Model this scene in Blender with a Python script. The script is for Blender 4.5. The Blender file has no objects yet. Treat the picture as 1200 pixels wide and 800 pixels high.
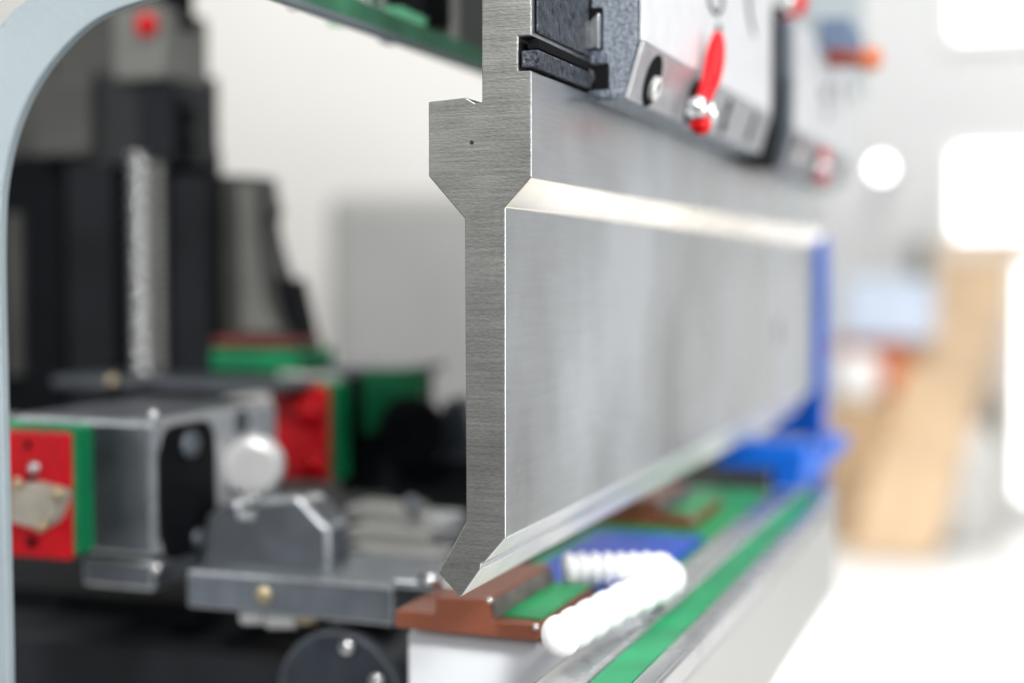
import bpy, bmesh, math, random
from mathutils import Vector, Matrix, Quaternion
random.seed(7)
S = bpy.context.scene
COL = S.collection
# ---------------------------------------------------------------- camera model
F = 1667.0
PIT = math.atan(80/F); PSI = math.atan(625/F*math.cos(PIT))
CAM = Vector((0.0, 0.0, 1.25))
R = (Matrix.Rotation(PSI, 3, 'Z') @ Matrix.Rotation(math.pi/2 - PIT, 3, 'X'))
def ray(u, v): return R @ Vector(((u-600)/F, (400-v)/F, -1.0))
def PY(u, v, Y): d = ray(u, v); return CAM + d*(Y/d.y)
def PX(u, v, X): d = ray(u, v); return CAM + d*(X/d.x)
def PZ(u, v, Z): d = ray(u, v); return CAM + d*((Z-CAM.z)/d.z)

# ---------------------------------------------------------------- materials
def mat(name, col, rough=.5, metal=0., noise=0., nscale=40., bump=0., bscale=200., rvar=0., stretch=(1,1,1), coat=0., spec=.5):
    m = bpy.data.materials.new(name); m.use_nodes = True
    nt = m.node_tree; n = nt.nodes; l = nt.links
    b = n['Principled BSDF']
    b.inputs['Base Color'].default_value = (*col, 1); b.inputs['Roughness'].default_value = rough
    b.inputs['Metallic'].default_value = metal; b.inputs['Coat Weight'].default_value = coat
    b.inputs['Specular IOR Level'].default_value = spec
    tc = n.new('ShaderNodeTexCoord'); mp = n.new('ShaderNodeMapping'); mp.inputs['Scale'].default_value = stretch
    l.new(tc.outputs['Object'], mp.inputs['Vector'])
    def nz(sc, det=4.):
        t = n.new('ShaderNodeTexNoise'); t.inputs['Scale'].default_value = sc; t.inputs['Detail'].default_value = det
        l.new(mp.outputs['Vector'], t.inputs['Vector']); return t
    if noise:
        t = nz(nscale); mx = n.new('ShaderNodeMix'); mx.data_type = 'RGBA'
        mx.inputs['A'].default_value = tuple(max(0, c*(1-noise)) for c in col)+(1,)
        mx.inputs['B'].default_value = tuple(min(1, c*(1+noise)) for c in col)+(1,)
        rp = n.new('ShaderNodeValToRGB'); rp.color_ramp.elements[0].position = .3; rp.color_ramp.elements[1].position = .7
        l.new(t.outputs['Fac'], rp.inputs['Fac']); l.new(rp.outputs['Color'], mx.inputs['Factor']); l.new(mx.outputs['Result'], b.inputs['Base Color'])
    if rvar:
        t = nz(nscale*.7); mr = n.new('ShaderNodeMapRange'); mr.inputs['From Min'].default_value = .3; mr.inputs['From Max'].default_value = .7
        mr.inputs['To Min'].default_value = max(.03, rough-rvar); mr.inputs['To Max'].default_value = rough+rvar
        l.new(t.outputs['Fac'], mr.inputs['Value']); l.new(mr.outputs['Result'], b.inputs['Roughness'])
    if bump:
        t = nz(bscale, 6.); bp = n.new('ShaderNodeBump'); bp.inputs['Strength'].default_value = bump; bp.inputs['Distance'].default_value = .001
        l.new(t.outputs['Fac'], bp.inputs['Height']); l.new(bp.outputs['Normal'], b.inputs['Normal'])
    return m
def emis(name, col, s):
    m = bpy.data.materials.new(name); m.use_nodes = True
    b = m.node_tree.nodes['Principled BSDF']
    b.inputs['Base Color'].default_value = (*col, 1)
    b.inputs['Emission Color'].default_value = (*col, 1); b.inputs['Emission Strength'].default_value = s
    return m
# ground steel on the long faces of the punch: fine scratches along its length, cloudy colour imitating blurred reflections
def steel_ground():
    m = mat('ground_steel', (.66,.675,.70), .34, 1.)
    nt = m.node_tree; n = nt.nodes; l = nt.links; b = n['Principled BSDF']
    tc = n['Texture Coordinate']
    def nz(sc, stretch, det=5):
        mp = n.new('ShaderNodeMapping'); mp.inputs['Scale'].default_value = stretch; l.new(tc.outputs['Object'], mp.inputs['Vector'])
        t = n.new('ShaderNodeTexNoise'); t.inputs['Scale'].default_value = sc; t.inputs['Detail'].default_value = det
        l.new(mp.outputs['Vector'], t.inputs['Vector']); return t
    cloud = nz(8, (1,1,.7), 5); fine = nz(700, (1,.05,1), 6); grain = nz(1500, (1,.6,1), 4)
    mx = n.new('ShaderNodeMix'); mx.data_type = 'RGBA'
    mx.inputs['A'].default_value = (.45,.455,.455,1); mx.inputs['B'].default_value = (.76,.785,.82,1)
    add = n.new('ShaderNodeMath'); add.operation = 'MULTIPLY_ADD'; add.inputs[1].default_value = .12
    l.new(fine.outputs['Fac'], add.inputs[0]); 
    sc = n.new('ShaderNodeMath'); sc.operation = 'MULTIPLY'; sc.inputs[1].default_value = .88; l.new(cloud.outputs['Fac'], sc.inputs[0])
    l.new(sc.outputs[0], add.inputs[2])
    mr = n.new('ShaderNodeMapRange'); mr.inputs['From Min'].default_value = .36; mr.inputs['From Max'].default_value = .64
    l.new(add.outputs[0], mr.inputs['Value']); l.new(mr.outputs['Result'], mx.inputs['Factor']); l.new(mx.outputs['Result'], b.inputs['Base Color'])
    mr2 = n.new('ShaderNodeMapRange'); mr2.inputs['From Min'].default_value = .35; mr2.inputs['From Max'].default_value = .65
    mr2.inputs['To Min'].default_value = .22; mr2.inputs['To Max'].default_value = .40
    l.new(cloud.outputs['Fac'], mr2.inputs['Value']); l.new(mr2.outputs['Result'], b.inputs['Roughness'])
    bp = n.new('ShaderNodeBump'); bp.inputs['Strength'].default_value = .12; bp.inputs['Distance'].default_value = .0003
    l.new(grain.outputs['Fac'], bp.inputs['Height']); l.new(bp.outputs['Normal'], b.inputs['Normal'])
    return m
# saw-cut end face: fine lines running across the section, a small dent
def steel_end():
    m = mat('milled_end_steel', (.40,.40,.38), .42, 1.)
    nt = m.node_tree; n = nt.nodes; l = nt.links; b = n['Principled BSDF']; tc = n['Texture Coordinate']
    def nz(sc, stretch, det=5):
        mp = n.new('ShaderNodeMapping'); mp.inputs['Scale'].default_value = stretch; l.new(tc.outputs['Object'], mp.inputs['Vector'])
        t = n.new('ShaderNodeTexNoise'); t.inputs['Scale'].default_value = sc; t.inputs['Detail'].default_value = det
        l.new(mp.outputs['Vector'], t.inputs['Vector']); return t
    line = nz(900, (.05,1,1), 3); grain = nz(1400, (.35,1,1), 3); band = nz(130, (.08,1,1), 4)
    a1 = n.new('ShaderNodeMath'); a1.operation = 'ADD'; l.new(line.outputs['Fac'], a1.inputs[0]); l.new(grain.outputs['Fac'], a1.inputs[1])
    a2 = n.new('ShaderNodeMath'); a2.operation = 'ADD'; l.new(a1.outputs[0], a2.inputs[0]); l.new(band.outputs['Fac'], a2.inputs[1])
    sm = nz(28, (1,1,1), 5); a3 = n.new('ShaderNodeMath'); a3.operation = 'MULTIPLY_ADD'; a3.inputs[1].default_value = 1.2; l.new(sm.outputs['Fac'], a3.inputs[0]); l.new(a2.outputs[0], a3.inputs[2])
    mr = n.new('ShaderNodeMapRange'); mr.inputs['From Min'].default_value = 1.6; mr.inputs['From Max'].default_value = 2.6
    l.new(a3.outputs[0], mr.inputs['Value'])
    mx = n.new('ShaderNodeMix'); mx.data_type = 'RGBA'; mx.inputs['A'].default_value = (.21,.21,.195,1); mx.inputs['B'].default_value = (.39,.39,.37,1)
    l.new(mr.outputs['Result'], mx.inputs['Factor']); l.new(mx.outputs['Result'], b.inputs['Base Color'])
    bp = n.new('ShaderNodeBump'); bp.inputs['Strength'].default_value = .3; bp.inputs['Distance'].default_value = .0003
    l.new(a1.outputs[0], bp.inputs['Height']); l.new(bp.outputs['Normal'], b.inputs['Normal'])
    return m
M = dict(
 steel=steel_ground(), end=steel_end(),
 flank=mat('bright_flank_sheen', (.84,.81,.77), .38, .25, noise=.06, nscale=60),  # pale base puts the bright reflection along the tip into the colour
 lip=mat('bright_bevel_steel', (.73,.67,.58), .22, .9, noise=.14, nscale=22, rvar=.06),
 cast=mat('dark_cast_iron', (.085,.10,.125), .42, .55, noise=.65, nscale=520, bump=.9, bscale=700, rvar=.1),
 void=mat('dull_black_recess', (.006,.006,.007), .85, 0, noise=.2, nscale=80, spec=.08),
 webgrey=mat('dim_grey_paint', (.19,.19,.175), .5, 0, noise=.2, nscale=12, spec=.3),
 flange=mat('blue_black_flange_steel', (.035,.042,.055), .42, .3, noise=.3, nscale=60),
 jaw=mat('oily_dark_casting', (.045,.052,.065), .40, .4, noise=.85, nscale=420, bump=1.0, bscale=500, rvar=.14, spec=.35),
 castlite=mat('worn_cast_iron', (.16,.185,.22), .38, .45, noise=.6, nscale=560, bump=.8, bscale=800, rvar=.1),
 oxide=mat('black_oxide', (.010,.011,.013), .5, .1, noise=.5, nscale=300, bump=.3, bscale=600),
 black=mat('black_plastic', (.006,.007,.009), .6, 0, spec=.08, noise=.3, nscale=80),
 plate=mat('satin_clamp_plate', (.60,.61,.63), .5, .15, noise=.05, nscale=90, bump=.1, bscale=900),
 strip=mat('grey_bevel_strip', (.46,.47,.49), .42, .7, noise=.12, nscale=120, bump=.15, bscale=900),
 whitesteel=mat('pale_zinc', (.85,.85,.84), .35, .5),
 chrome=mat('bright_bolt_steel', (.80,.80,.80), .18, 1., rvar=.05),
 red=mat('red_plastic', (.70,.004,.012), .42, 0, spec=.25, noise=.12, nscale=60),
 redlever=mat('red_lever_plastic', (.66,.004,.010), .38, 0, spec=.25, noise=.1, nscale=90),
 green=mat('green_paint', (.006,.25,.095), .42, 0, spec=.25, noise=.25, nscale=30),
 deckgreen=mat('green_bed_paint', (.004,.27,.085), .45, 0, spec=.2, noise=.3, nscale=25, bump=.1),
 teal=mat('pale_green_paint', (.11,.40,.22), .45, 0, noise=.3, nscale=30),
 brown=mat('copper_brown_die', (.21,.06,.028), .5, .1, noise=.10, nscale=700, bump=.25, bscale=900),
 dieedge=mat('worn_die_top', (.20,.16,.15), .34, .7, noise=.35, nscale=120, bump=.3, bscale=500),
 frame=mat('pale_blue_grey_paint', (.31,.37,.40), .36, 0, noise=.06, nscale=14, bump=.35, bscale=260),
 bedwhite=mat('white_bed_paint', (.72,.74,.77), .4, 0, noise=.05, nscale=12),
 edge=mat('edge_highlight_steel', (.46,.48,.50), .33, .9, noise=.2, nscale=200),  # pale bevels imitating bright highlights on the edges of dark blocks
 rail=mat('pale_rail_steel', (.46,.465,.48), .26, .9, noise=.08, nscale=40, rvar=.06),
 bedface=mat('bed_face_paint', (.42,.42,.405), .45, .1, noise=.07, nscale=9),
 azure=mat('bright_azure_paint', (.004,.13,.66), .42, 0, noise=.12, nscale=15, spec=.25),
 blue=mat('blue_paint', (.002,.055,.42), .42, 0, spec=.2, noise=.15, nscale=15),
 white=mat('white_plastic', (.88,.88,.87), .3, 0),
 gauge=mat('grey_gauge_casting', (.10,.11,.125), .42, .4, noise=.3, nscale=40, bump=.3),
 gaugelite=mat('machined_gauge_face', (.50,.51,.525), .42, .5, noise=.15, nscale=50),
 finger=mat('blue_grey_finger_steel', (.155,.175,.20), .4, .5, noise=.2, nscale=60, bump=.2),
 dkgrey=mat('dark_grey_paint', (.017,.019,.022), .6, 0, spec=.10, noise=.3, nscale=12),
 midgrey=mat('warm_grey_paint', (.075,.075,.068), .5, 0, spec=.3, noise=.25, nscale=12),
 litgrey=mat('pale_grey_housing', (.30,.30,.285), .5, 0, noise=.15, nscale=15),
 knob=mat('pale_machined_knob', (.80,.80,.79), .3, .5, noise=.06, nscale=60),
 beige=mat('beige_connector', (.50,.45,.37), .5, 0, noise=.15, nscale=90),
 brass=mat('brass', (.60,.50,.32), .3, .9),
 wall=mat('cream_plaster', (.83,.815,.785), .85, 0, noise=.02, nscale=1.5, bump=.05, bscale=30),
 farwall=mat('grey_white_wall', (.70,.71,.71), .8, 0, noise=.06, nscale=.8),
 shade_box=mat('wall_shade_grey', (.38,.38,.372), .5, 0, noise=.1, nscale=2.5),  # grey tone of the soft shadow on the wall
 floor=mat('pale_resin_floor', (.74,.735,.72), .42, 0, noise=.05, nscale=.9),
 pane=emis('lit_window_pane', (1,1,1), 2.6), lamp=emis('lamp_glass', (1,.99,.96), 9),
 card=mat('cardboard', (.50,.34,.20), .75, 0, noise=.12, nscale=4),
 plank=mat('pale_pine', (.62,.44,.27), .6, 0, noise=.15, nscale=6),
 orange=mat('orange_paint', (.62,.15,.035), .45, 0, noise=.15, nscale=6),
 beigebox=mat('pale_beige_sheet', (.74,.66,.58), .7, 0, noise=.06, nscale=3),
 bag=mat('grey_white_sacking', (.66,.655,.63), .8, 0, noise=.06, nscale=5),
 crate=mat('pale_blue_crate', (.60,.68,.82), .5, 0, noise=.1, nscale=6),
 darkpost=mat('dark_olive_paint', (.16,.17,.15), .6, 0, noise=.1, nscale=6),
)
# ---------------------------------------------------------------- builders
ORG = {}
def thing(name, label, cat, loc, group=None):
    o = bpy.data.objects.new(name, None); COL.objects.link(o); o.location = loc; o.empty_display_size = .02
    o['label'] = label; o['category'] = cat
    if group: o['group'] = group
    ORG[o] = Vector(loc); return o
def obj(name, bm, m, parent=None, smooth=False, bevel=0., seg=2, label=None, bmat=-1):
    bmesh.ops.recalc_face_normals(bm, faces=bm.faces)
    me = bpy.data.meshes.new(name)
    if parent is not None: org = ORG[parent]
    else:
        vs = [v.co for v in bm.verts]
        org = Vector(((min(v.x for v in vs)+max(v.x for v in vs))/2, (min(v.y for v in vs)+max(v.y for v in vs))/2, min(v.z for v in vs)))
    bmesh.ops.translate(bm, verts=bm.verts, vec=-org)
    if smooth:
        for f in bm.faces: f.smooth = True
    bm.to_mesh(me); bm.free()
    for mm in (m if isinstance(m, (list, tuple)) else [m]): me.materials.append(mm)
    o = bpy.data.objects.new(name, me); COL.objects.link(o); ORG[o] = org
    if parent is not None: o.parent = parent
    else: o.location = org
    if bevel:
        b = o.modifiers.new('bevel', 'BEVEL'); b.width = bevel; b.segments = seg; b.limit_method = 'ANGLE'; b.angle_limit = math.radians(25); b.material = bmat
    if label: o['label'] = label
    return o
def solo(name, bm, m, label, cat, group=None, **k):
    o = obj(name, bm, m, None, **k); o['label'] = label; o['category'] = cat
    if group: o['group'] = group
    return o
def struct(name, bm, m, **k):
    o = obj(name, bm, m, None, **k); o['kind'] = 'structure'; return o
def box(x0,x1,y0,y1,z0,z1,bm=None):
    bm = bm or bmesh.new()
    r = bmesh.ops.create_cube(bm, size=1)
    for v in r['verts']:
        v.co = Vector((x0+(v.co.x+.5)*(x1-x0), y0+(v.co.y+.5)*(y1-y0), z0+(v.co.z+.5)*(z1-z0)))
    return bm
def pbox(u0,v0,u1,v1,Y,dep,bm=None):      # box whose near face, standing at depth Y, spans those two corners
    a = PY(u0,v0,Y); b = PY(u1,v1,Y)
    return box(a.x,b.x,Y,Y+dep,b.z,a.z,bm)
def prism(pts, y0, y1, bm=None):          # (x, z) outline run along y
    bm = bm or bmesh.new()
    a = [bm.verts.new((x,y0,z)) for x,z in pts]; b = [bm.verts.new((x,y1,z)) for x,z in pts]
    bm.faces.new(a); bm.faces.new(b[::-1])
    for i in range(len(pts)):
        j = (i+1)%len(pts); bm.faces.new((a[i],b[i],b[j],a[j]))
    return bm
def slab(pts, z0, z1):                    # (x, y) outline run up z
    bm = bmesh.new()
    a = [bm.verts.new((x,y,z0)) for x,y in pts]; b = [bm.verts.new((x,y,z1)) for x,y in pts]
    bm.faces.new(a); bm.faces.new(b[::-1])
    for i in range(len(pts)):
        j = (i+1)%len(pts); bm.faces.new((a[i],b[i],b[j],a[j]))
    return bm
def cyl(p, axis, r, h, seg=32, bm=None, r2=None):    # from p along axis
    bm = bm or bmesh.new(); axis = Vector(axis).normalized()
    q = Vector((0,0,1)).rotation_difference(axis)
    bmesh.ops.create_cone(bm, cap_ends=True, segments=seg, radius1=r, radius2=r if r2 is None else r2, depth=h,
        matrix=Matrix.Translation(Vector(p)+axis*h/2) @ q.to_matrix().to_4x4())
    return bm
def lathe(p, axis, prof, seg=40, bm=None):           # prof: (r, h)
    bm = bm or bmesh.new(); axis = Vector(axis).normalized(); q = Vector((0,0,1)).rotation_difference(axis)
    rings = []
    for r,h in prof:
        rings.append([bm.verts.new(Vector(p)+q@Vector((max(r,1e-5)*math.cos(2*math.pi*i/seg), max(r,1e-5)*math.sin(2*math.pi*i/seg), h))) for i in range(seg)])
    for a,b in zip(rings, rings[1:]):
        for i in range(seg): j=(i+1)%seg; bm.faces.new((a[i],a[j],b[j],b[i]))
    bm.faces.new(rings[0][::-1]); bm.faces.new(rings[-1]); return bm
def ball(p, r, bm=None, sc=(1,1,1)):
    bm = bm or bmesh.new()
    bmesh.ops.create_uvsphere(bm, u_segments=24, v_segments=16, radius=r, matrix=Matrix.Translation(p) @ Matrix.Diagonal((*sc,1)))
    return bm
def tube(pts, rad, seg=14, bm=None):
    bm = bm or bmesh.new(); pts = [Vector(p) for p in pts]; n = len(pts); rings = []
    rads = rad if isinstance(rad, (list,tuple)) else [rad]*n
    up = Vector((0.123,0.05,1)).normalized()
    for i,p in enumerate(pts):
        t = (pts[min(i+1,n-1)]-pts[max(i-1,0)]).normalized()
        x = t.cross(up).normalized(); y = x.cross(t).normalized()
        rings.append([bm.verts.new(p+(x*math.cos(2*math.pi*k/seg)+y*math.sin(2*math.pi*k/seg))*rads[i]) for k in range(seg)])
    for a,b in zip(rings, rings[1:]):
        for i in range(seg): j=(i+1)%seg; bm.faces.new((a[i],a[j],b[j],b[i]))
    bm.faces.new(rings[0][::-1]); bm.faces.new(rings[-1]); return bm
def copy_tree(o, dy=None, parent=None):
    c = o.copy(); COL.objects.link(c)
    if parent is not None: c.parent = parent
    else: c.location = o.location + Vector((0,dy,0))
    for ch in [k for k in o.children]: copy_tree(ch, parent=c)
    return c
# ================================================================ THE PUNCH
Y0 = .5
def pz(u, v, Y=Y0): p = PY(u, v, Y); return (p.x, p.z)
xt = PY(622.5,210,Y0).x; xn = PY(592,245,Y0).x; xl = PY(502,160,Y0).x; xs = PY(564.5,60,Y0).x; xm = PY(544.5,400,Y0).x
xg = PY(607,65,Y0).x
Z = lambda v,u=560,Y=Y0: PY(u,v,Y).z
zgt, zgb = Z(46), Z(86)
punch_pts = [(xs,Z(-140)),(xt,Z(-140)),(xt,zgt),(xg,zgt),(xg,zgb),(xt,zgb),(xt,Z(210)),(xn,Z(244)),(xn,Z(628)),
             pz(568,658),pz(563.2,659.5),pz(562.6,667),pz(541,698),pz(537.5,698),pz(513.5,671),(xm+.0005,Z(612)),(xm,Z(256)),(xl,Z(205)),(xl,Z(117)),pz(546,114.5),pz(557,121),(xs,Z(121))]
YE = PX(953,400,xn).y
bm = prism(punch_pts, Y0, YE)
bm.faces.ensure_lookup_table()
bmesh.ops.recalc_face_normals(bm, faces=bm.faces)
for f in bm.faces:
    c = f.calc_center_median(); nrm = f.normal
    if abs(nrm.y) > .9: f.material_index = 1
    elif nrm.z > .5: f.material_index = 4
    elif nrm.x > .2 and nrm.z < -.2: f.material_index = 2 if c.z > Z(400) else 3
punch = thing('punch', 'long bare steel bending punch with a pointed lower tip, hanging from the clamps', 'punch', (xm, Y0, Z(698)))
o = obj('blade', bm, [M['steel'], M['end'], M['lip'], M['flank'], M['oxide']], punch, bevel=.0005, seg=2)
c = PX(912,388,xn); obj('plug', lathe((xn-.001,c.y,c.z),(1,0,0),[(.011,0),(.011,.0012),(.010,.0014),(.0095,.0011),(.0001,.0011)],seg=32), mat('dull_plug_steel',(.36,.37,.38),.4,1.), punch)
# tiny dent in the end face
c = PY(553,167,Y0); obj('dent', lathe((c.x,Y0-.00005,c.z),(0,-1,0),[(.0009,0),(.0006,.0001),(.0001,.0001)],seg=9), M['oxide'], punch)

# ================================================================ CLAMPS
YC = PX(690,100,xt).y
g_cl = 'clamps in a row along the ram'
xc = PY(755,0,YC).x
clamp = thing('punch_clamp', 'nearest big tool clamp, dark cast end and pale side plate with a red lever', 'clamp', (xt+.01, YC, PY(700,120,YC).z), g_cl)
CL = PX(904,90,PY(755,0,YC).x).y-YC
CL2 = PX(933,90,PY(755,0,YC).x).y-YC
print('punch end',YE,'clamp',YC,CL,CL2)
z48, z116 = PY(755,48,YC).z, PY(738,116,YC).z
xb = PY(736,116,YC).x
ztop = PY(755,-160,YC).z
xi = xt+.0006
body = [(xi,ztop),(xc-.0025,ztop),(xc-.0025,z48),(xb-.002,z116),(PY(694,119,YC).x, z116-.0008),(xi, PY(690,110,YC).z)]
cut0, cut1 = PY(688,78,YC), PY(711,104,YC)
obj('clamp_body', prism(body, YC, YC+CL), M['castlite'], clamp, bevel=.0012)
obj('side_plate', prism([(xc-.0023,ztop),(xc,ztop),(xc,z48),(xc-.0023,z48)], YC+.0004, YC+CL), M['plate'], clamp, bevel=.0008)
# bevel strip
ex = Vector((xb-xc,0,z116-z48)); nn = Vector((-ex.z,0,ex.x)).normalized()*-1
if nn.x < 0: nn = -nn
off = nn*.0022
strip_pts = [(xc-.0002,z48-.0004),(xc-.0022,z48-.0004)]
strip_pts = [(xc,z48-.0006),(xb,z116),(xb-off.x,z116-off.z),(xc-off.x,z48-.0006-off.z)]
obj('bevel_strip', prism(strip_pts, YC+.0004, YC+CL), M['strip'], clamp, bevel=.0006)
def on_strip(u, v):     # point of the bevel strip seen at that pixel
    d = ray(u, v); p0 = Vector((xc,0,z48)); t = (p0-CAM).dot(nn)/d.dot(nn); return CAM+d*t
for (u,v,r) in ((764,95,.0112),(811,119,.0108)):
    p = on_strip(u,v)
    sc_ = obj('socket_hole', lathe(p-nn*.001, nn, [(r,0),(r,.0015),(r*.97,.0016),(.0001,.0016)],seg=36), M['void'], clamp)
    ey = Vector((0,1,0)); q = p + nn*.0006 - ex.normalized()*-.0026 + ey*.0018
    obj('screw_head', lathe(q, nn, [(r*.46,0),(r*.46,.0022),(r*.40,.0026),(r*.27,.0026),(r*.25,.0012),(.0001,.0012)],seg=24), M['whitesteel'], sc_)
    obj('hex_recess', lathe(q+nn*.0012, nn, [(r*.24,0),(r*.24,.0006),(.0001,.0006)],seg=6), M['black'], sc_)
for (u,v,r) in ((853,126,.0052),(847,147,.0050),(884,141,.0050),(878,158,.0050)):
    p = on_strip(u,v)
    obj('locking_screw', lathe(p-nn*.001, nn, [(r,0),(r,.0015),(r*.6,.0017),(r*.55,.0013),(.0001,.0013)],seg=20), M['void'], clamp)
# end details on the near cast face
def cbox(u0,v0,u1,v1,Y,d): return pbox(u0,v0,u1,v1,Y,d)
obj('end_slot', cbox(681,-60,690,18,YC-.0012,.004), M['void'], clamp)
obj('slot_recess', cbox(680,10,706,62,YC-.0010,.004), M['void'], clamp, bevel=.0006)
a,b = PY(689,24,YC-.003), PY(703,58,YC-.003)
obj('latch_pin', prism([(a.x,b.z),(b.x,b.z),(b.x,PY(699,15,YC-.003).z),(a.x,PY(689,26,YC-.003).z)], YC-.004, YC+.004), M['chrome'], clamp, bevel=.0008)
obj('latch_block', cbox(685,60,708,76,YC-.0036,.01), M['cast'], clamp, bevel=.001)
obj('catch_recess', cbox(676,76,712,106,YC-.0024,.008), M['void'], clamp, bevel=.0006)
p = PY(685,91,YC-.005); obj('catch_pin', lathe((p.x,YC-.002,p.z),(0,-1,0),[(.0042,0),(.0042,.003),(.0036,.0036),(.0001,.0037)],seg=28), M['oxide'], clamp)
obj('catch_foot', cbox(684,106,714,116,YC-.0030,.01), M['cast'], clamp, bevel=.0008)
# jaw on the tang above the groove and the black safety key in the groove
zj = zgt+.0006
obj('jaw', box(xt+.0004, xt+.0014, Y0+.004, YC-.0045, zj+.001, ztop), M['jaw'], clamp, bevel=.0008)
obj('jaw_rail', box(xt-.003, xt+.0018, Y0+.004, YC-.003, zgt-.0042, zgt-.0006), M['void'], clamp, bevel=.0004)
obj('safety_key', box(xg+.0008, xt+.0026, Y0+.0012, YC-.003, zgb+.0012, zgt-.0050), M['jaw'], clamp, bevel=.0007)
# red lever
xp = xc+.004
lv = [(841,40,.0024),(840,52,.0040),(838,66,.0047),(836,80,.0048),(833,94,.0046),(828,107,.0040),(824,118,.0034)]
lever = obj('lever', tube([PX(u,v,xp+.003) for u,v,r in lv],[r for u,v,r in lv], seg=18), M['redlever'], clamp, smooth=True)
for (u,v,r) in ((821,126,.0052),(833,132,.0054)):
    p = PX(u,v,xp+.002); obj('lever_nut', lathe(p-Vector((.005,0,0)), (1,-.25,0), [(r,0),(r,.006),(r*.7,.0085),(r*.2,.009)],seg=18), M['chrome'], lever, smooth=True)
tp = [PX(823,141,xp+.001), PX(820,149,xp+.001), PX(818,155,xp)]
obj('lever_tip', tube(tp,[.0042,.005,.003],seg=16), M['redlever'], lever, smooth=True)
p = PX(842,40,xc); obj('lever_slot', lathe(p-Vector((.001,0,0)),(1,0,0),[(.0052,0),(.0052,.0014),(.004,.0015)],seg=24), M['black'], clamp)
# pear shaped key mark and curved seam pressed into the plate
k = [PX(u,v,xc+.0002) for u,v in ((830,-8),(831,4),(835,13),(841,17),(845,11),(846,0),(846,-8))]
obj('keyhole_rim', tube(k,.0011,seg=8), M['dkgrey'], clamp, smooth=True)
k = [PX(u,v,xc+.0002) for u,v in ((876,-8),(877,10),(880,28),(884,44))]
obj('plate_seam', tube(k,[.0014,.0014,.0012,.0006],seg=8), M['dkgrey'], clamp, smooth=True)
second = copy_tree(clamp, dy=CL2)
second['label'] = 'second big tool clamp, farther along the ram past the black gap'
# black spacer between the clamps
sx = xc-.010
tmp = obj('lever', tube([PX(u,v,xp+.003) for u,v in ((829,100),(827,108),(824,118))],[.0026,.0034,.003],seg=16), M['redlever'], clamp, smooth=True)
for ch in second.children:
    if ch.name.startswith('lever.'): ch.data = tmp.data
bpy.data.objects.remove(tmp)
spacer = solo('clamp_spacer', prism([(xi,ztop),(sx,ztop),(sx,z48-.004),(xb-.006,z116-.004),(xi,z116-.004)], YC+CL+.002, YC+CL2-.002), M['void'],
     'black spacer block filling the gap between the two clamps', 'spacer', bevel=.001)
# small blue-grey switch box with an orange tip on the second clamp and the red cap above
sw = thing('switch_box', 'small blue grey switch box with an orange tipped plunger on the second clamp', 'switch box', PX(970,60,xc+.004))
obj('housing', box(xc+.001,xc+.022, PX(958,50,xc).y, PX(978,50,xc).y, PX(965,66,xc).z, PX(965,30,xc).z), mat('slate_blue_plastic',(.10,.15,.25),.5), sw, bevel=.002)
pa = PX(972,68,xc+.014); pb = pa + Vector((.028,-.005,-.003))
obj('plunger', tube([pa, pa.lerp(pb,.5), pb],[.007,.006,.006],seg=14), mat('dark_red_rubber',(.25,.05,.03),.5), sw, smooth=True)
obj('plunger_tip', ball(pb, .0085), mat('orange_rubber',(.62,.17,.07),.4), sw, smooth=True)
cp = PX(921,2,xc+.004)
obj('knob_stem', lathe(cp+Vector((-.004,-.020,0)),(1,0,0),[(.010,0),(.010,.010),(.007,.013)],seg=24), M['chrome'], spacer, smooth=True)
obj('red_cap', lathe(cp+Vector((-.004,.012,.002)),(1,0,0),[(.010,0),(.011,.004),(.009,.012),(.003,.015)],seg=24), M['redlever'], spacer, smooth=True)

# ================================================================ RAM AND REAR BEAM
solo('ram', box(xi-.05, xc-.012, YC-.06, 1.42, ztop+.004, ztop+.35), M['frame'], 'pale painted ram above the clamps that carries the punch', 'ram')
YB = .74
p0 = PY(558,82,YB); p1 = PY(558,66,YB)
beam = thing('rear_beam', 'grey and green rear beam crossing behind the punch tang, chrome bolts on its near end', 'beam', (p0.x-.03, .47, p0.z))
xbr = p0.x; dz = p1.z-p0.z
# lower grey edge / green face / brown-grey web, all running along the punch
obj('lower_edge', box(xbr-.0055, xbr, .44, 1.24, p0.z, p0.z+.0035), M['frame'], beam, bevel=.0006)
obj('green_face', box(xbr-.0052, xbr-.001, .50, 1.24, p0.z+.0037, p0.z+.013), M['teal'], beam)
wx=PY(496,0,YB-.02).x; obj('web', box(wx, xbr-.002, YB-.02, 1.2, p0.z+.0132, PY(500,-60,YB).z), M['webgrey'], beam)
obj('black_block', pbox(437,-60,497,20,YB-.055,.05), M['black'], beam, bevel=.001)
obj('green_bracket', prism([pz(380,10,YB-.06),pz(470,8,YB-.06),pz(500,22,YB-.06),pz(498,30,YB-.06),pz(460,33,YB-.06),pz(385,30,YB-.06)], YB-.06, YB-.058), M['teal'], beam)
p=PY(456,34,YB-.07); obj('bolt_recess', lathe((p.x,YB-.068,p.z),(0,-1,0),[(.008,0),(.008,.002),(.006,.0021)],seg=24), M['black'], beam)
for (u,v,r) in ((368,-4,.0085),(389,-3,.0085),(420,-2,.007),(440,0,.0065)):
    p=PY(u,v,YB-.10); obj('bolt', lathe(p,(.1,-1,0),[(r,0),(r,.010),(r*.8,.013),(r*.2,.014)],seg=24), M['chrome'], beam, smooth=True)
p=PY(344,5,YB-.1); obj('blue_plug', ball(p,.003), M['blue'], beam, smooth=True)

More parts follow.
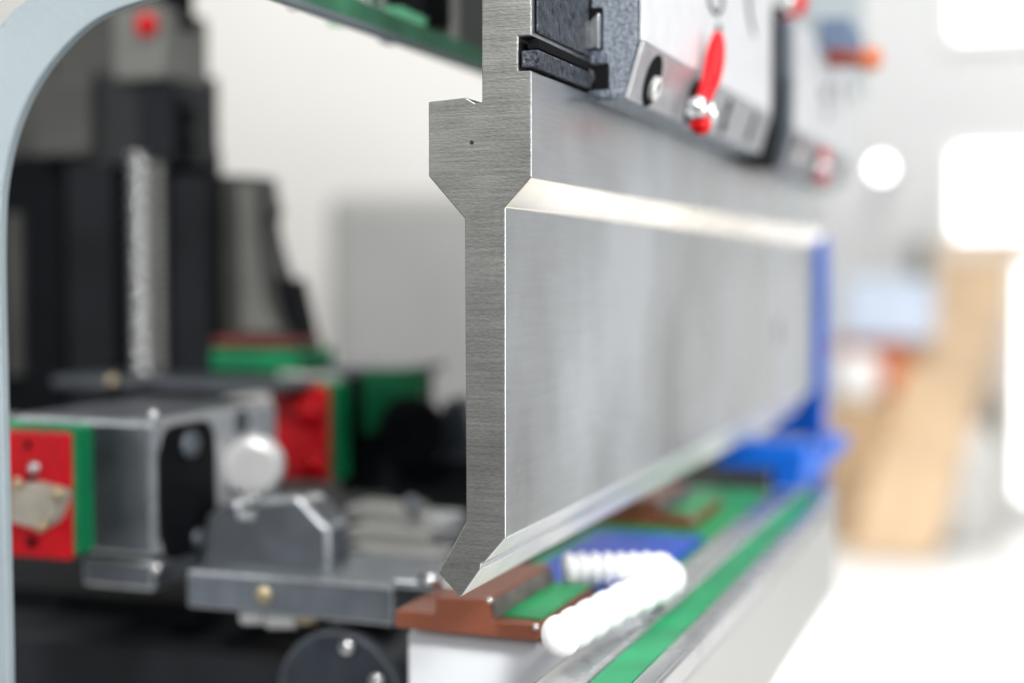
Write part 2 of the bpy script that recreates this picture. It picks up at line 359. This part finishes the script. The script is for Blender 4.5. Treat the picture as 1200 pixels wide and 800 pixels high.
# ================================================================ BED
YD = .57; YBAR = .62
ZB = PY(630,751,YD).z
XBR = PY(630,751,YD).x
kz = (CAM.z-ZB)
def xr(u, v): return PZ(u, v, ZB)
X1 = xr(619,800).x; X2 = xr(685,800).x; X3 = xr(738,800).x; X4 = xr(771,800).x
print('bed', ZB, XBR, X1, X2, X3, X4, 'y', xr(619,800).y, xr(771,800).y, PX(984,591,X4).y, PX(925,564,X1).y)
YF = PX(982,591,X4).y
ZL = PX(911,800,X4).z
xbl = PY(476,745,YD+.014).x
bed = thing('press_bed', 'long machine bed with two pale rails and green channels under the punch', 'bed', ((xbl+X4)/2, .41, ZL))
obj('bed_body', slab([(xbl,YD+.014),(X1-.001,YD+.014),(X1-.001,YF-.006),(xbl,YF-.006)], ZB-.30, ZB-.0045), M['bedwhite'], bed, bevel=.003, seg=3)
obj('green_deck', box(-.262,X1-.001,YD+.08,YF-.004,ZB-.0041,ZB-.0005), M['deckgreen'], bed)
def rail(name, xa, xb_, m, z0, z1, be):
    return obj(name, box(xa, xb_, .40, YF, z0, z1), m, bed, bevel=be, seg=4)
rail('inner_rail', X1, X2, M['rail'], ZB-.05, ZB+.0002, .003)
obj('green_channel', box(X2+.0005, X3-.0005, .40, YF-.004, ZB-.05, ZB-.001), M['green'], bed)
rail('outer_rail', X3, X4, M['rail'], ZB-.012, ZB+.0002, .002)
obj('front_face', box(X3+.0002, X4-.0006, .405, YF-.002, ZL, ZB-.0125), M['bedface'], bed, bevel=.003)
# blue tray on the deck, blurred highlights built as a white ribbed tube on it
YT1 = xr(735,628).y
tray = slab([(XBR+.0012,YD+.03),(X1-.0015,YD+.03),(X1-.0015,YT1),(-.25,YT1),(-.25,YD+.095),(XBR+.0012,YD+.095)], ZB+.0002, ZB+.003)
solo('tray', tray, M['blue'], 'flat bright blue tray on the green bed under the white ribbed glints', 'tray', bevel=.0006)
hr = .0086; hz = ZB+.0036+hr
ctrl = [PZ(u,v,hz) for u,v in ((660,668),(690,667),(735,667),(765,667))]
ctrl += [PZ(u,v,hz) for u,v in ((779,671),(781,680),(764,690),(728,706),(694,724),(656,745))]
def cr(P, n):
    out=[]; P=[P[0]*2-P[1]]+P+[P[-1]*2-P[-2]]
    for i in range(1,len(P)-2):
        for k in range(n):
            t=k/n; a,b,c,d=P[i-1:i+3]
            out.append(.5*((2*b)+(c-a)*t+(2*a-5*b+4*c-d)*t*t+(3*b-a-3*c+d)*t**3))
    out.append(P[-2]); return out
raw = cr(ctrl, 60); L=[0.]
for a,b in zip(raw,raw[1:]): L.append(L[-1]+(b-a).length)
N=1500; path=[]; j=0
for i in range(N):
    d=L[-1]*i/(N-1)
    while j<len(L)-2 and L[j+1]<d: j+=1
    path.append(raw[j].lerp(raw[j+1], (d-L[j])/max(1e-9,L[j+1]-L[j])))
def px(p):
    q = R.transposed() @ (p-CAM); return Vector((600-F*q.x/q.z, 400+F*q.y/q.z))
ph=[0.]      # rib spacing set by distance as seen from the camera
for i,(a,b) in enumerate(zip(path,path[1:])): ph.append(ph[-1]+(px(b)-px(a)).length/(15 if i<len(path)*.42 else 21))
glints = tube(path,[hr*(.50+.50*math.sqrt(abs(math.sin(math.pi*ph[i])))) if i<N-4 else hr*.55*(N-1-i)/4+1e-4 for i in range(N)], seg=24)
solo('ribbed_glints', glints, M['white'], 'bright highlights built as a white ribbed tube bent in a V on the blue tray beside the brown die', 'glints', smooth=True)

# brown dies
zf1 = PY(560,717,YD).z; zs1 = PY(545,700,YD).z
def dz_(v,u=560): return PY(u,v,YD).z
def dx(u,v=720): return PY(u,v,YD).x
YDE = PX(695,690,XBR).y
dl = [(dx(463),ZB),(dx(631),ZB),(dx(631),dz_(732,631)),(dx(577),dz_(727,577)),(dx(573),dz_(702,573)),(dx(511),dz_(699,511)),(dx(509),dz_(718,509)),(dx(463),dz_(714,463))]
zt = dl[4][1]
die = thing('die', 'nearest brown stepped die right below the punch tip', 'die', (dx(545), YD, ZB), 'brown stepped dies on the bed')
obj('die_block', prism(dl, YD, YDE), M['brown'], die, bevel=.0007)
obj('worn_flank', prism([(dl[3][0]+.0004,dl[3][1]+.0004),(dl[3][0]+.0016,dl[3][1]+.0004),(dl[4][0]+.0012,zt-.001),(dl[4][0]+.0004,zt-.001)], YD+.0012,YDE-.0005), M['dieedge'], die)
obj('green_reflection', box(dl[3][0]+.0018, dx(628), YD+.008, YDE-.001, dl[2][1]+.0002, dl[2][1]+.0011), M['deckgreen'], die)  # thin green sheet imitating the bed's reflection on the flange top
for (u,v) in ((574,703),(628,734)):
    p=PY(u,v,YD-.0005); obj('corner_pin', ball(p,.0014), M['chrome'], die, smooth=True)
d2 = copy_tree(die, dy=PX(812,632,XBR).y-YD)
d2['label'] = 'farther brown stepped die, past the white glints on the green bed'
# ================================================================ BLUE COLUMN
YK = YE+.04
ka, kb = PY(953,276,YK), PY(967,276,YK)
colm = thing('column', 'bright blue machine column beyond the far end of the punch', 'column', ((ka.x+kb.x)/2, YK, PY(900,584,YK).z))
obj('post', box(ka.x, kb.x, YK, YK+.018, PY(900,584,YK).z+.001, ka.z), M['azure'], colm, bevel=.002)
yb_=YF+.012
obj('cross_bar', box(PY(842,0,yb_).x, PY(948,0,yb_).x, yb_, yb_+.03, PY(900,550,yb_).z, PY(900,519,yb_).z), M['azure'], colm, bevel=.002)
obj('foot', box(PY(910,0,yb_).x, PY(944,0,yb_).x, yb_+.001, YK+.02, PY(900,572,yb_).z, PY(900,551,yb_).z), M['azure'], colm, bevel=.002)
obj('gusset', prism([(ka.x-.0005,PY(900,455,YK).z),(ka.x-.0005,PY(900,513,YK).z),(PY(895,0,YK).x,PY(900,513,YK).z)], YK+.01, YK+.03), M['azure'], colm)
obj('edge_glow', box(kb.x+.0005, kb.x+.0016, YK+.002, YK+.016, PY(900,584,YK).z+.01, ka.z-.004), mat('pale_blue_glow',(.22,.33,.78),.4), colm)  # thin pale strip imitating the blurred lavender glow along the edge
p=PY(951,525,YK-.004); obj('bolt', lathe((p.x,YK-.001,p.z),(0,-1,0),[(.006,0),(.006,.005),(.003,.007)],seg=20), M['chrome'], colm, smooth=True)

# ================================================================ SIDE FRAME (throat plate)
YS = .485
def fp(u,v): p=PY(u-8,v-4,YS); return (p.x,p.z)
inner = [(19,1150),(17,800),(13,600),(9,420),(7,320),(8,250),(13,205),(22,166),(36,128),(55,94),(80,62),(110,34),(145,15),(192,1),(250,-10),(330,-18)]
outer = [(330,-190),(190,-160),(120,-60),(62,-8),(42,2),(20,20),(0,44),(-25,80),(-60,140),(-90,220),(-110,320),(-115,500),(-115,1150)]
def smooth_poly(P,n=6):
    V=[Vector((a,b,0)) for a,b in P]; return [(q.x,q.y) for q in cr(V,n)]
poly=[fp(*q) for q in smooth_poly(inner)]+[fp(*q) for q in smooth_poly(outer)]
sf = solo('side_frame', prism(poly, YS, YS+.005), M['frame'], 'pale blue grey painted side frame with a rounded throat opening at the left', 'frame', bevel=.0009)

# ================================================================ BACKGAUGE, left
# tower
tw = thing('gauge_tower', 'dark backgauge tower standing behind the throat opening', 'tower', PY(130,480,.90))
def tp_(name,u0,v0,u1,v1,Y,d,m,be=.001,label=None): return obj(name,pbox(u0,v0,u1,v1,Y,d),M[m] if isinstance(m,str) else m,tw,bevel=be,label=label)
tp_('back_panel',-40,185,246,500,.93,.02,'black')
tp_('upper_panel',62,-50,206,190,.95,.02,'midgrey'); tp_('lower_panel',-30,60,61,184,.955,.02,'midgrey')
tp_('dark_post',27,180,76,480,.90,.03,'black')
tp_('grey_post',77,190,134,480,.88,.05,'dkgrey')
tp_('thin_post',5,250,24,440,.90,.02,'midgrey')
tp_('dark_housing',196,205,246,470,.88,.10,'dkgrey')
tp_('black_cap',106,86,204,190,.88,.06,'oxide')
tp_('grey_cap',160,95,203,190,.875,.004,'dkgrey')
tp_('motor_box',34,98,104,182,.87,.05,'midgrey',.003)
hb = tp_('sensor_box',130,10,192,92,.865,.06,'webgrey',.004)
p=PY(172,30,.863); obj('red_button', lathe((p.x,.865,p.z),(0,-1,0),[(.0085,0),(.0085,.004),(.006,.007),(.001,.008)],seg=24), M['redlever'], hb, smooth=True)
je = [(190,-60),(216,-60),(213,12),(221,24),(206,36),(206,108),(215,124),(219,140),(208,150),(218,164),(212,178),(208,188),(190,188)]
obj('jagged_edge', prism([pz(u,v,.885) for u,v in je], .885, .90), M['black'], tw)
pf = [(246,204),(298,206),(302,226),(308,244),(304,262),(310,292),(318,318),(322,345),(330,378),(340,395),(246,395)]
obj('profile_rail', prism([pz(u,v,.90) for u,v in pf], .90, .93), M['midgrey'], tw, bevel=.001)
obj('profile_face', prism([pz(u,v,.897) for u,v in ((280,215),(296,215),(303,300),(312,360),(325,388),(284,388))], .897, .8995), M['webgrey'], tw)
obj('black_wedge', prism([pz(u,v,.905) for u,v in ((306,328),(334,326),(345,372),(358,436),(306,436))], .905, .935), M['black'], tw)
ft = obj('green_foot', pbox(247,408,352,436,.875,.05), M['green'], tw, bevel=.001)
obj('red_seal', pbox(248,396,346,407,.880,.04), mat('dull_red_rubber',(.22,.03,.025),.5,noise=.3,nscale=60), tw, bevel=.001)
# lead screw
pa=PY(163,180,.86); pb=PY(163,452,.86)
def helix_rod(x,y,z0,z1,r,pit):
    bm=bmesh.new(); seg=28; n=int((z1-z0)/pit*10); rings=[]
    for i in range(n+1):
        z=z0+(z1-z0)*i/n
        rings.append([bm.verts.new((x+math.cos(a)*rr, y+math.sin(a)*rr, z)) for k_ in range(seg) for a in [2*math.pi*k_/seg]
                      for rr in [r*(.78+.22*math.cos(2*math.pi*((z-z0)/pit)-a))]])
    for a,b in zip(rings,rings[1:]):
        for i in range(seg): j=(i+1)%seg; bm.faces.new((a[i],a[j],b[j],b[i]))
    bm.faces.new(rings[0][::-1]); bm.faces.new(rings[-1]); return bm
solo('lead_screw', helix_rod(pa.x,.86,pb.z,pa.z,.0085,.0105), mat('screw_steel',(.88,.88,.87),.13,1.), 'bright threaded lead screw standing upright in front of the dark tower','lead screw', smooth=True)
pa=PY(184,190,.875); pb=PY(184,450,.875)
solo('guide_screw', helix_rod(pa.x,.875,pb.z,pa.z,.0062,.0065), mat('dull_screw_steel',(.42,.42,.40),.3,.8), 'duller threaded rod right behind the bright lead screw','guide screw', smooth=True)
# carriage A
YA=.62
XA = PY(180,600,YA).x
ga = thing('gauge_carriage', 'grey backgauge carriage block with a black socket and pale round knob', 'gauge block', PY(150,690,YA))
a0=PY(10,486,YA); a1=PY(180,655,YA); yab=PX(322,460,XA).y
obj('carriage_body', box(a0.x, XA, YA, yab, a1.z, a0.z), [M['gauge'],M['edge']], ga, bevel=.0028, seg=3, bmat=1)
obj('side_face', box(XA+.0001, XA+.0012, YA+.004, yab-.001, a1.z+.002, a0.z-.002), M['gaugelite'], ga, bevel=.0008)
obj('carriage_base', box(PY(90,0,YA).x, XA+.001, YA-.002, yab, PY(180,692,YA).z, a1.z-.001), [M['gauge'],M['edge']], ga, bevel=.002, bmat=1)
hole=[]; c=PX(221,572,XA+.0014); hy=(PX(255,560,XA).y-PX(189,560,XA).y)/2; hzz=(PX(220,497,XA).z-PX(220,652,XA).z)/2
bmh=bmesh.new(); vs=[]
for k in range(40):
    an=2*math.pi*k/40; cx,sx_=math.cos(an),math.sin(an)
    e=.42; vs.append((c.y+hy*math.copysign(abs(cx)**e,cx), c.z+hzz*math.copysign(abs(sx_)**e,sx_)))
for xx in (XA+.0006, XA+.0018): hole.append([bmh.verts.new((xx,y,z)) for y,z in vs])
bmh.faces.new(hole[0][::-1]); bmh.faces.new(hole[1])
for i in range(40): j=(i+1)%40; bmh.faces.new((hole[0][i],hole[0][j],hole[1][j],hole[1][i]))
sk=obj('socket', bmh, M['black'], ga)
for u,v,r in ((222,520,.007),(232,630,.005)):
    p=PX(u,v,XA+.002); obj('socket_pin', lathe(p-Vector((.001,0,0)),(1,0,0),[(r,0),(r,.003),(r*.6,.004),(r*.55,.002)],seg=20), M['finger'], sk, smooth=True)
p=PX(283,494,XA+.0014); obj('ring_mark', lathe(p-Vector((.0005,0,0)),(1,0,0),[(.0075,0),(.0075,.0009),(.005,.0011),(.0045,.0006),(.003,.0006),(.0025,.0011),(.0005,.0011)],seg=24), M['gauge'], ga)
kp=PY(300,545,.70); ax=Vector((.28,-1,.0))
kn=obj('knob', lathe(kp-ax.normalized()*.004, ax, [(.015,0),(.0168,.002),(.0168,.010),(.016,.0125),(.0125,.0135),(.002,.0138)],seg=40), M['knob'], ga, smooth=False, bevel=.0008)
obj('knob_collar', lathe(kp-ax.normalized()*.016+Vector((-.006,0,-.001)), ax, [(.0165,0),(.0175,.002),(.0175,.010),(.0165,.012)],seg=40), M['gaugelite'], ga, smooth=True)
for u,v in ((180,487),(184,665)):
    p=PY(u,v,YA-.001); obj('corner_screw', ball(p,.0028), M['chrome'], ga, smooth=True)
p=PY(132,447,.78); obj('oil_plug', ball(p,.0042), M['brass'], ga, smooth=True)
obj('rear_ledge', pbox(60,441,330,462,.80,.06), M['gauge'], ga, bevel=.002)
# red/green block 1
rb=thing('sensor_block','red faced sensor block with a green back and beige plug beside the side frame','sensor block',PY(40,658,.59))
obj('red_plate', pbox(-30,502,82,657,.590,.0045), M['red'], rb, bevel=.002, seg=3)
obj('green_plate', box(PY(-30,0,.59).x, PY(81,500,.59).x, .5947, .611, PY(80,654,.59).z, PY(80,500,.59).z), M['green'], rb, bevel=.003, seg=3)
q=[(10,568),(34,566),(62,574),(70,580),(58,612),(44,622),(10,612)]
pl=obj('beige_plug', prism([pz(u,v,.578) for u,v in q], .578, .5897), M['beige'], rb, bevel=.002)
for u,v,r in ((67,578,.0034),(48,616,.0032),(20,566,.003)):
    p=PY(u,v,.576); obj('plug_screw', ball(p,r), M['brass'], pl, smooth=True)
for u,v,r,m in ((40,548,.0035,'chrome'),(32,521,.002,'black'),(36,560,.0022,'black'),(36,635,.0026,'black')):
    p=PY(u,v,.589); obj('plate_screw', ball(p,r,sc=(1,.6,1)), M[m], rb, smooth=True)
# red/green block 2
rc=thing('lamp_block','small block with two round red domes in front of a green strip, behind the knob','indicator block',PY(350,566,.84))
obj('red_plate', pbox(314,450,384,566,.84,.006), M['red'], rc, bevel=.003)
obj('green_plate', box(PY(314,0,.84).x, PY(384,450,.84).x, .8465,.872, PY(384,566,.84).z, PY(384,448,.84).z), M['green'], rc, bevel=.002)
for u,v in ((364,482),(368,540)):
    p=PY(u,v,.84); obj('red_dome', lathe((p.x,.841,p.z),(0,-1,0),[(.0115,0),(.011,.006),(.008,.010),(.003,.012),(.0005,.0122)],seg=28), M['redlever'], rc, smooth=True)
# rear carriage (dark) with green top and wheel
gb=thing('rear_carriage','black rear carriage with a green corner and dark wheel left of the punch','carriage',PY(470,590,.92))
obj('carriage_body', pbox(396,440,442,580,.90,.10), M['black'], gb, bevel=.002)
obj('edge_post', pbox(443,442,460,580,.895,.06), M['dkgrey'], gb, bevel=.001)
obj('green_corner', prism([pz(u,v,.93) for u,v in ((458,430),(526,428),(524,470),(505,500),(458,500))], .886,.894), mat('deep_green_paint',(.003,.12,.045),.5,spec=.2), gb)
obj('top_ledge', pbox(352,428,470,440,.905,.08), M['gauge'], gb, bevel=.001)
obj('lower_box', pbox(455,520,575,600,.91,.08), M['dkgrey'], gb, bevel=.002)
p=PY(484,505,.88); wl=obj('wheel', lathe((p.x,.885,p.z),(.1,-1,0),[(.016,0),(.024,.004),(.024,.010),(.018,.013),(.016,.010)],seg=40), M['black'], gb)
wl.scale=(1,1,1)
obj('grey_arm', prism([pz(u,v,.905) for u,v in ((498,540),(520,470),(545,462),(560,540))], .905,.915), M['finger'], gb, bevel=.001)
# bracket and finger
YG=.60
fg=thing('gauge_finger','blue grey flat backgauge finger bar reaching to the brown die, chamfered bracket on top','backgauge finger',PY(360,735,YBAR))
f0,f1=PY(219,667,YBAR),PY(507,692,YBAR)
xq=PY(463,700,YBAR).x
zbt=PY(221,711,YBAR).z
obj('bar', box(f0.x,xq-.001,YBAR,YBAR+.07,zbt,f0.z), [M['finger'],M['edge']], fg, bevel=.0014, seg=3, bmat=1)
zs=dl[6][1]+.0008
obj('bar_nose', box(xq-.002,dx(508)-.0004,YBAR+.001,YBAR+.06,max(zs,dl[7][1]+.001),f0.z-.0006), [M['finger'],M['edge']], fg, bevel=.0012, bmat=1)
br=[(236,668),(242,604),(262,588),(280,588),(282,604),(296,604),(300,586),(344,583),(354,586),(384,618),(386,668)]
obj('bracket', prism([pz(u,v,.655) for u,v in br], .655,.68), [M['gauge'],M['edge']], fg, bevel=.0022, seg=2, bmat=1)
p=PY(309,696,YBAR-.0005); obj('brass_pin', lathe((p.x,YBAR+.0005,p.z),(0,-1,.0),[(.0045,0),(.0045,.002),(.003,.0032),(.0005,.0033)],seg=20), M['brass'], fg, smooth=True)
for (u0,u1,v,r,m) in ((285,312,722,.0042,'knob'),(316,352,724,.0056,'knob'),(352,376,722,.0046,'brass')):
    a=PY(u0,v,.645); b=PY(u1,v,.645); obj('fitting', cyl(a,b-a,r,(b-a).length,20), M[m], fg, bevel=.0006)
solo('tip_pin', cyl(PY(493,678,.61),(1,-.05,0),.0028,.011,20), M['chrome'], 'small shiny pin on the bar just left of the punch tip','pin', smooth=True)
# metal steps behind
st=thing('stepped_stop','pale grey stepped steel stop behind the finger bar, left of the punch tip','stop block',PY(450,655,.68))
for (u0,v0,u1,v1,Y,m) in ((404,592,478,614,.76,'litgrey'),(404,618,500,640,.735,'litgrey'),(470,604,522,640,.77,'gaugelite'),(398,642,512,668,.71,'litgrey')):
    obj('step', pbox(u0,v0,u1,v1,Y,.03), M[m], st, bevel=.0015)
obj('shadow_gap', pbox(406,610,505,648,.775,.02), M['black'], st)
p=PY(482,590,.76); obj('step_screw', ball(p,.005), M['finger'], st, smooth=True)
# round black gearbox lower left of the brown die
gx=thing('round_flange','dark round flange with bright screws below the finger bar','flange',PY(420,860,.625))
p=PY(395,820,.625)
obj('disc', lathe((p.x,.665,p.z),(0,-1,0),[(.034,0),(.0355,.002),(.0355,.036),(.034,.039),(.004,.040)],seg=64), [M['flange'],M['gauge']], gx, bevel=.0016, bmat=1)
for u,v,r in ((407,757,.0042),(442,796,.0042)):
    q=PY(u,v,.624); obj('flange_screw', lathe((q.x,.6255,q.z),(0,-1,0),[(r,0),(r,.003),(r*.6,.0045),(r*.1,.0046)],seg=20), M['chrome'], gx, smooth=True)
for u,v,r in ((252,788,.006),(300,800,.004)):
    q=PY(u,v,.66); obj('side_screw', ball(q,r,sc=(1.5,1,1)), M['knob'], gx, smooth=True)
# base cabinet, the black space below
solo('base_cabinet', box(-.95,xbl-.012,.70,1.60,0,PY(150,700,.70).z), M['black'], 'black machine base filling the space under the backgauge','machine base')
solo('cover_panel', box(-.70,xbl-.02,.64,.70,.70,PY(150,760,.64).z), M['dkgrey'], 'dark grey lower cover panel at the bottom left behind the side frame','panel', bevel=.002)

# ================================================================ SETTING
YW = PZ(1100,603,0).y
print('far wall', YW)
bm=bmesh.new(); bmesh.ops.create_grid(bm,x_segments=1,y_segments=1,size=30,matrix=Matrix.Translation((0,20,0))); struct('floor',bm,M['floor'])
# partition wall behind the machine
solo('partition_wall', box(-4.5,-.62,3.0,3.12,0,4.2), M['wall'], 'plain cream partition wall behind the throat of the machine','wall')
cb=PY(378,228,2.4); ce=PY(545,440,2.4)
shade_root=thing('wall_shade_box','plain grey box standing in for a soft shadow on the cream wall, half hidden by the punch','shade_box',((cb.x+ce.x)/2,2.9,0))  # solid grey box added where a soft shadow lies on the wall
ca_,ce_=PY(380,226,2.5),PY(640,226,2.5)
obj('shade_body', box(ca_.x,-.70,2.5,2.95,0,ca_.z), M['shade_box'], shade_root, bevel=.03, seg=4)
obj('shade_front', box(ca_.x+.03,-.73,2.486,2.4995,.1,ca_.z-.03), M['shade_box'], shade_root, bevel=.006)
# far wall with windows
fw=thing('far_wall','grey white far wall with bright windows at the right','wall',(1,YW,0))
obj('wall_face', box(-6,8,YW,YW+.2,0,6.5), M['farwall'], fw)
def win(u0,v0,u1,v1):
    a=PY(u0,v0,YW-.01); b=PY(u1,v1,YW-.01); t=.05
    bmw=box(a.x,b.x,YW-.05,YW-.005,b.z,b.z+t); box(a.x,b.x,YW-.05,YW-.005,a.z-t,a.z,bmw)
    box(a.x,a.x+t,YW-.05,YW-.005,b.z+t,a.z-t,bmw); box(b.x-t,b.x,YW-.05,YW-.005,b.z+t,a.z-t,bmw)
    f=obj('window_frame',bmw,M['white'],fw)
    obj('pane',box(a.x+t,b.x-t,YW-.03,YW-.012,b.z+t,a.z-t),M['pane'],f)
win(936,-120,1002,26); win(1112,-150,1300,44); win(1110,168,1310,286); win(1186,300,1330,600)
p=PY(1033,197,YW-.3)
wl=thing('wall_lamp','small round bright lamp on the far wall left of the window','lamp',p)
obj('lamp_globe',ball(p,.03),M['lamp'],wl,smooth=True)
obj('bracket',cyl(p+Vector((0,.09,0)),(0,1,0),.03,.205),M['darkpost'],wl)
# goods by the far wall
YQ=YW-1.0
def g(u,v,Y=YQ): return PY(u,v,Y)
def gbox(u0,v0,u1,v1,Y,d,z0=None):
    a=g(u0,v0,Y); b=g(u1,v1,Y); return box(a.x,b.x,Y,Y+d,b.z if z0 is None else z0,a.z)
zc=g(1000,470).z
solo('cardboard_box', gbox(972,470,1046,600,YQ,.5,0), M['card'], 'brown cardboard box standing on the floor under the white highlight','box', bevel=.01)
zo=g(1000,400).z
solo('orange_bin', gbox(978,400,1064,470,YQ+.20,.28,zc+.002), M['orange'], 'orange plastic bin on the brown cardboard box','bin', bevel=.02)
tb=g(1005,446,YQ+.08)
solo('white_highlight', lathe((tb.x,YQ+.085,zc+.002),(0,0,1),[(.075,0),(.095,.03),(.11,.10),(.10,.19),(.05,.215)],seg=32), M['white'], 'blurred white highlight built as a round pot in front of the orange bin','highlight', smooth=True)  # blurred highlight disc built as a white solid
solo('blue_crate', gbox(990,326,1094,398,YQ+.16,.34,zo+.002), M['crate'], 'pale blue crate stacked on top of the orange bin','crate', bevel=.015)
solo('dark_machine_post', gbox(1066,285,1088,345,YQ+.62,.08,0), M['darkpost'], 'dark post standing behind the pale blue crate','post')
# leaning planks
def lean(u0,v0,u1,v1,w,Y,dY,t):
    b=g(u1,v1,Y); a=g(u0,v0,Y+dY); b.z=0 
    ax=(a-b).normalized(); s_=Vector((w/2,0,0)); nrm=ax.cross(s_).normalized()*t
    bm=bmesh.new(); P=[b-s_,b+s_,a+s_,a-s_]
    A=[bm.verts.new(q) for q in P]; B=[bm.verts.new(q-nrm) for q in P]
    bm.faces.new(A); bm.faces.new(B[::-1])
    for i in range(4): j=(i+1)%4; bm.faces.new((A[i],B[i],B[j],A[j]))
    return bm
solo('pine_plank', lean(1150,284,1046,604,.36,YQ-.25,.9,.04), M['plank'], 'pale tan plank leaning diagonally beside the stacked boxes','plank')
solo('orange_bar', lean(1100,385,1046,520,.05,YQ+.52,.3,.04), M['orange'], 'thin orange bar leaning along the left edge of the tan plank','bar')
solo('beige_sheet', gbox(1096,288,1180,600,YQ+.55,.06,0), M['beigebox'], 'tall pale beige sheet standing upright behind the grey sack','sheet')
sk=g(1115,600,YQ+.2); 
solo('bulk_sack', lathe((sk.x,YQ+.25,0),(0,0,1),[(.20,0),(.23,.06),(.235,.25),(.22,.42),(.17,.53),(.06,.58)],seg=36), M['bag'], 'bulging grey white sack on the floor in front of the beige sheet','sack', smooth=True)
solo('dark_post', gbox(1163,470,1176,600,YQ+.35,.05,0), M['darkpost'], 'short dark post right of the grey white sack','post')
solo('pale_bench', gbox(985,604,1400,640,YQ-.9,.5,0), M['bag'], 'low pale bench along the far side of the bright floor','bench', bevel=.02) if False else None

# ================================================================ LIGHT
def area(name, loc, target, size, power, col=(1,1,1), sy=None):
    l=bpy.data.lights.new(name,'AREA'); l.energy=power; l.color=col; l.size=size
    if sy: l.shape='RECTANGLE'; l.size_y=sy
    o=bpy.data.objects.new(name,l); COL.objects.link(o); o.location=loc
    o.rotation_euler=(Vector(target)-Vector(loc)).to_track_quat('-Z','Y').to_euler(); return o
area('overhead_light',(1.0,.5,3.0),(-.15,.8,1.2),1.2,36,(1,.99,.97),2.0)
area('overhead_light',(-.35,4.5,2.9),(-.35,4.51,0),1.2,50,(1,.995,.98),2.0).data.spread=math.radians(90)  # unseen light added to whiten the visible patch of floor
area('overhead_light',(.3,4.6,4.6),(-.2,7.6,2.2),1.5,130,(1,.995,.98),1.5)  # unseen wash added to brighten the far wall
area('overhead_light',(-1.3,1.7,3.4),(-1.2,3.0,1.3),1.2,40,(1,.98,.94),1.2)  # unseen light added to brighten the cream wall
area('side_fill',(3.2,.9,1.0),(-.1,.8,1.15),2.0,70,(1,1,1),1.6)  # unseen fill added at the right to brighten flank, bed and white ribs
area('side_fill',(-1.7,-.9,1.5),(-.35,.6,1.2),.2,6,(.95,.98,1),.2)  # small unseen fill added to brighten the side frame and sharpen glints
area('front_fill',(-.15,-.55,2.0),(-.40,.75,1.2),.14,14,(1,.99,.97),.14)  # unseen fill added behind the camera for backgauge and clamp end
area('bed_fill',(.55,-.35,1.9),(-.17,.70,1.11),.3,1.15,(1,1,1),.3).data.spread=math.radians(50)  # narrow unseen fill added to whiten the ribbed tube and bed
w=bpy.data.worlds.new('World'); S.world=w; w.use_nodes=True
w.node_tree.nodes['Background'].inputs[0].default_value=(.93,.96,1,1); w.node_tree.nodes['Background'].inputs[1].default_value=.28
# ================================================================ CAMERA
cam=bpy.data.cameras.new('camera'); co=bpy.data.objects.new('camera',cam); COL.objects.link(co)
co.location=CAM; co.rotation_euler=(math.pi/2-PIT,0,PSI)
cam.sensor_width=36; cam.lens=F*36/1200; cam.clip_start=.02; cam.clip_end=200
cam.dof.use_dof=True; fwd=ray(600,400); P=PY(570,400,Y0)
cam.dof.focus_distance=(P-CAM).dot(fwd); cam.dof.aperture_fstop=2.9; cam.dof.aperture_blades=0
S.camera=co
S.view_settings.view_transform='Standard'; S.view_settings.look='None'; S.view_settings.exposure=0; S.view_settings.gamma=1
S.cycles.use_denoising=True
S.cycles.max_bounces=8
